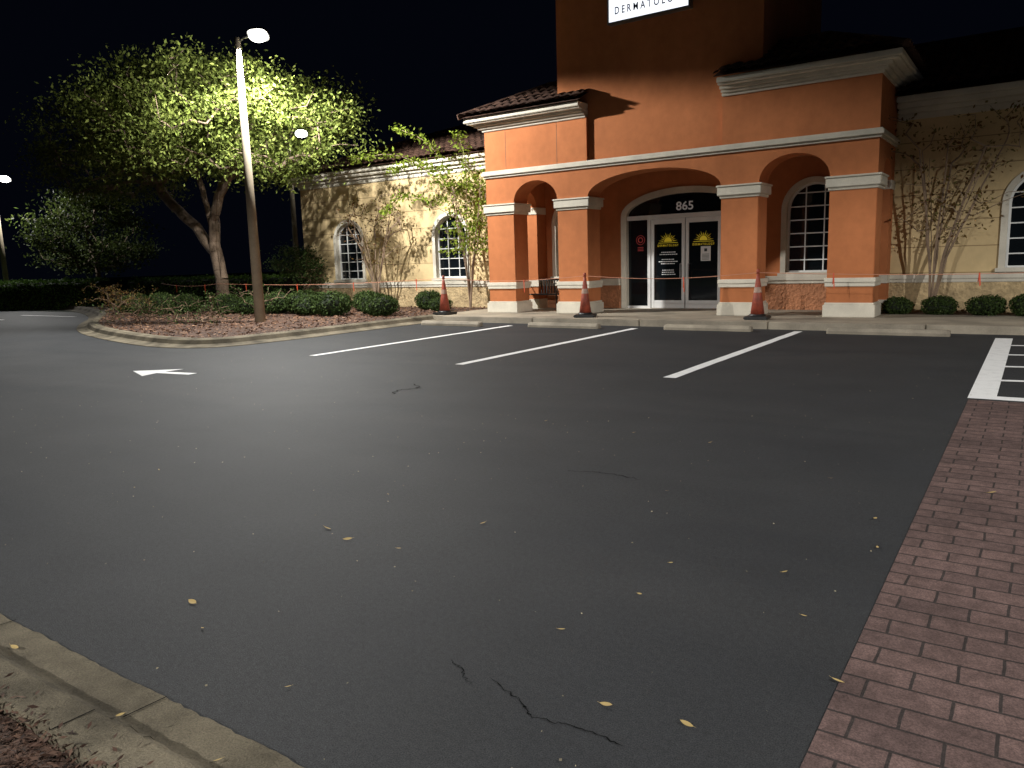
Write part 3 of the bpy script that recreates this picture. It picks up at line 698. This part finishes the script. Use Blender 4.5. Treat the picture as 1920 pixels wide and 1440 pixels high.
for i,(x,y,h) in enumerate([(-25.0,14.2,1.0),(-22.6,13.2,.7),(-20.5,13.8,.9),(-26.8,14.3,.9),(-20.0,15.2,1.0),(-23.5,14.6,.8),(-28.4,15.2,1.1),(-18.6,12.4,.55),(-21.4,12.2,.6)]):
    r=random.Random(60+i); B=Vector((x,y,.12)); cl=[tuple(B+Vector((r.gauss(0,.45),r.gauss(0,.4),r.uniform(.25,1)*h))) for _ in range(34)]
    t=thing('rose_bush','thin twiggy rose bush with few leaves in mulch','bush',tuple(B),'twiggy bushes in the island')
    part(grow([[tuple(B),tuple(B+Vector((0,0,.12)))]],cl,.006,step=.15,wob=.03,seed=i,rmax=.02),'stems','twig',t)
    g=MB(); addleaves(g,crownpts(cl,12,.08,i),.06,.035,0,i); part(g,'foliage','leaf_brown' if i%3==0 else 'leaf_bush',t)
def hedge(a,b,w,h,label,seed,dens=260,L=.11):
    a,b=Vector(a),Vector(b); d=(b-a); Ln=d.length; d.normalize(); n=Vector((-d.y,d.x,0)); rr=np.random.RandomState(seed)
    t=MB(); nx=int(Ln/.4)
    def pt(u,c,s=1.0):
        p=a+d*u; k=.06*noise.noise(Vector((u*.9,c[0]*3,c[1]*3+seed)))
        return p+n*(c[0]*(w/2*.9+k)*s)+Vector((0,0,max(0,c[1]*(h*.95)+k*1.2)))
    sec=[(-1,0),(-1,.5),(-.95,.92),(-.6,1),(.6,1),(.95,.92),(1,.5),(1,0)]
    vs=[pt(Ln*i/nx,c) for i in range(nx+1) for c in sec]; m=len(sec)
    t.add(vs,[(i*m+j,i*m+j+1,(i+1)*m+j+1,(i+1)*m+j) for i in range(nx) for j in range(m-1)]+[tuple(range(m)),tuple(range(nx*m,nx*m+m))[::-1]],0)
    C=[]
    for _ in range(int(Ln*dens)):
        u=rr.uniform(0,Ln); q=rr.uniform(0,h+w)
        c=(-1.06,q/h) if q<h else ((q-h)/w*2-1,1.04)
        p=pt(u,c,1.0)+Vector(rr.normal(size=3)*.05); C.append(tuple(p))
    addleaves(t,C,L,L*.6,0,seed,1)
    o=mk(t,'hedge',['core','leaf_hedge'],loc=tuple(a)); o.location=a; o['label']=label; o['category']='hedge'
hedge((-52,13.5,0),(-37.0,19.6,0),1.1,1.35,'long clipped green hedge beside the driveway',1,800)
hedge((-37.5,21.5,0),(-26,21.8,0),1.0,1.3,'clipped dark green hedge behind island shrubs',2,500)

# ------------------------------------------------------------------ small things
def stopbar():
    g=MB(); prof=[(-.10,0),(-.10,.055),(-.065,.115),(.065,.115),(.10,.055),(.10,0)]
    L=.97; vs=[(x,y,z) for x in (-L,-L+.04,L-.04,L) for (y,z) in [(p[0]*(1 if abs(x)<L else .8),p[1]*(1 if abs(x)<L else .85)) for p in prof]]
    g.add(vs,[(i*6+j,i*6+j+1,(i+1)*6+j+1,(i+1)*6+j) for i in range(3) for j in range(5)]+[tuple(range(6)),tuple(range(18,24))[::-1]]); return g
sb=mk(stopbar(),'wheel_stop','conc',bevel=.006); sbm=sb.data; bpy.data.objects.remove(sb)
for (x,y) in [(-12.55,15.55),(-9.28,15.75),(-5.82,15.98),(-2.3,16.0)]:
    o=bpy.data.objects.new('wheel_stop',sbm); COL.objects.link(o); o.location=(x,y,0.004); o['label']='low grey concrete wheel stop at end of parking bay'; o['category']='wheel stop'; o['group']='concrete wheel stops'
    if x>-3: o.scale=(1.1,1,1)
def cone(loc,label):
    t=thing('traffic_cone',label,'traffic cone',loc,'orange traffic cones')
    g=MB(); g.box(-.26,.26,-.26,.26,0,.075); g.tube([(0,0,.07),(0,0,.13)],[.20,.165],16); part(g,'cone_base','black',t,local=True,bevel=.02)
    H=1.02
    g=MB(); zs=[.12,.5,.52,.72,.74,.9,H]; g.tube([(0,0,q) for q in zs],[.155-.125*(q-.12)/(H-.12) for q in zs],18); g.tube([(0,0,H),(0,0,H+.05),(0,0,H+.1)],[.03,.042,.03],12); part(g,'cone_body','cone',t,local=True,smooth=True)
    g=MB(); g.tube([(0,0,.60),(0,0,.72)],[.155-.125*(.48/.9)+.004,.155-.125*(.60/.9)+.004],18,cap=False); part(g,'reflective_band','band',t,local=True,smooth=True)
    return t
c0=cone((-14.1,17.2,.15),'weathered orange traffic cone with pale band holding rope')
copy_tree(c0,(-9.45,17.15,.15),rot=.3); c3=copy_tree(c0,(-5.15,17.35,.15),rot=.1); copy_tree(c0,(2.8,17.4,.15),rot=.2)
rp=thing('caution_rope','thin orange caution rope tied with red ribbons between cones','rope',(-9.45,17.15,1.2))
anch=[(-30.5,18.5,1.15),(-24.0,16.68,1.15),(-14.1,17.2,1.19),(-9.45,17.15,1.19),(-5.15,17.35,1.19),(2.8,17.4,1.19)]
g=MB()
for a,b in zip(anch[:-1],anch[1:]):
    a,b=Vector(a),Vector(b); P=[a.lerp(b,i/12)-Vector((0,0,.1*math.sin(math.pi*i/12))) for i in range(13)]; g.tube(P,.007,5)
    n=max(1,int((b-a).length/2.4))
    for i in range(1,n+1):
        rb=MB()
        t_=(i-.4)/n; p=a.lerp(b,t_)-Vector((0,0,.1*math.sin(math.pi*t_)-.02)); w=.013; L1=random.uniform(.22,.34)
        rb.add([(p.x-w,p.y-.012,p.z),(p.x+w,p.y-.012,p.z),(p.x+.02+w,p.y-.02,p.z-L1),(p.x+.02-w*.6,p.y-.02,p.z-L1-.03),(p.x-w,p.y+.012,p.z+.005),(p.x+w,p.y+.012,p.z+.005),(p.x-.02+w,p.y+.02,p.z-L1*.7),(p.x-.02-w*.6,p.y+.02,p.z-L1*.7-.03)],[(0,1,2,3),(4,5,6,7),(0,1,5,4)])
        part(rb,'red_ribbon','ribbon',rp)
part(g,'rope','rope',rp)

g=MB(); vs=[];n=6
for i in range(n+1):
    t=i/n; w=.5*math.sin(math.pi*t)**.8*.36; zc=.22*(t-.5)**2
    vs+=[(t-.5,-w,zc+.10*w*2),(t-.5,0,zc),(t-.5,w,zc+.10*w*2)]
g.add(vs,[(3*i+j,3*i+j+1,3*i+j+4,3*i+j+3) for i in range(n) for j in range(2)]); g.tube([(-.5,0,.055),(-.68,.03,.09)],[.012,.008],4)
lf=mk(g,'fallen_leaf','leaf_fall',smooth=False); lfm=lf.data; bpy.data.objects.remove(lf)
LV=[(-3.53,3.07),(-3.28,3.00),(-2.74,3.62),(-3.69,3.78),(-2.91,3.04),(-1.50,3.61),(-0.96,3.78),(-3.31,2.00),(-2.02,4.78),(-1.19,2.27),(-0.90,2.31),(-1.62,2.68),(-0.76,3.34),(-1.12,5.61),(-0.71,4.85),(-2.99,6.31),(-4.00,6.40),(-3.53,1.30),(-5.85,3.36),(-0.62,4.36),(-2.24,6.25),(-5.53,2.97),(-2.29,1.74),(-3.02,1.86),(-1.48,3.18),(-0.52,2.86),(-0.15,5.75),(-2.49,1.2),(-2.10,1.3)]
small={3,4,5,8,11,12,13,15,16,18,21,22,23,24,27,28}
rr=random.Random(9)
for i,(x,y) in enumerate(LV):
    o=bpy.data.objects.new('fallen_leaf',lfm); COL.objects.link(o); s=rr.uniform(.024,.036) if i in small else rr.uniform(.05,.068)
    o.scale=(s,s*rr.uniform(.7,1.2),s*1.3); zz=.006
    if y<1.42: zz=.03 if y>1.22 else .115
    o.location=(x,y,zz); o.rotation_euler=(rr.uniform(-.3,.3),rr.uniform(-.2,.2),rr.uniform(0,6.3))
    o['label']='small dry tan leaf lying on dark asphalt'; o['category']='leaf'; o['group']='fallen dry leaves'
g=MB(); rr=random.Random(5)
for _ in range(700):
    x,y=rr.uniform(-13,-.5),rr.uniform(1.5,11)
    s=rr.uniform(.0015,.007); a=rr.uniform(0,3); g.poly([(x+s*math.cos(a+k),y+s*math.sin(a+k),.006+(.003 if k<2 else 0)) for k in (0,1.8,3.1,4.6)])
o=mk(g,'ground_grit','grit'); o['kind']='stuff'

# ------------------------------------------------------------------ world, camera
w=bpy.data.worlds.new('World'); scn.world=w; w.use_nodes=True
bg=w.node_tree.nodes['Background']; bg.inputs[0].default_value=(.0009,.0013,.0030,1); bg.inputs[1].default_value=1.0
yaw=R(34.5); p=R(9.1); r=R(1.79)
F=Vector((-math.sin(yaw)*math.cos(p),math.cos(yaw)*math.cos(p),-math.sin(p)))
R0=Vector((math.cos(yaw),math.sin(yaw),0)); U0=R0.cross(F)
Rv=math.cos(r)*R0-math.sin(r)*U0; Uv=math.sin(r)*R0+math.cos(r)*U0
cam=bpy.data.cameras.new('Camera'); cam.sensor_width=36; cam.lens=1430/1920*36; cam.clip_end=1500; cam.clip_start=.05
co=bpy.data.objects.new('Camera',cam); COL.objects.link(co)
mw=Matrix((Rv,Uv,-F)).transposed().to_4x4(); mw.translation=Vector((0,0,1.6)); co.matrix_world=mw
scn.camera=co
scn.view_settings.view_transform='Standard'; scn.view_settings.look='None'; scn.view_settings.exposure=0
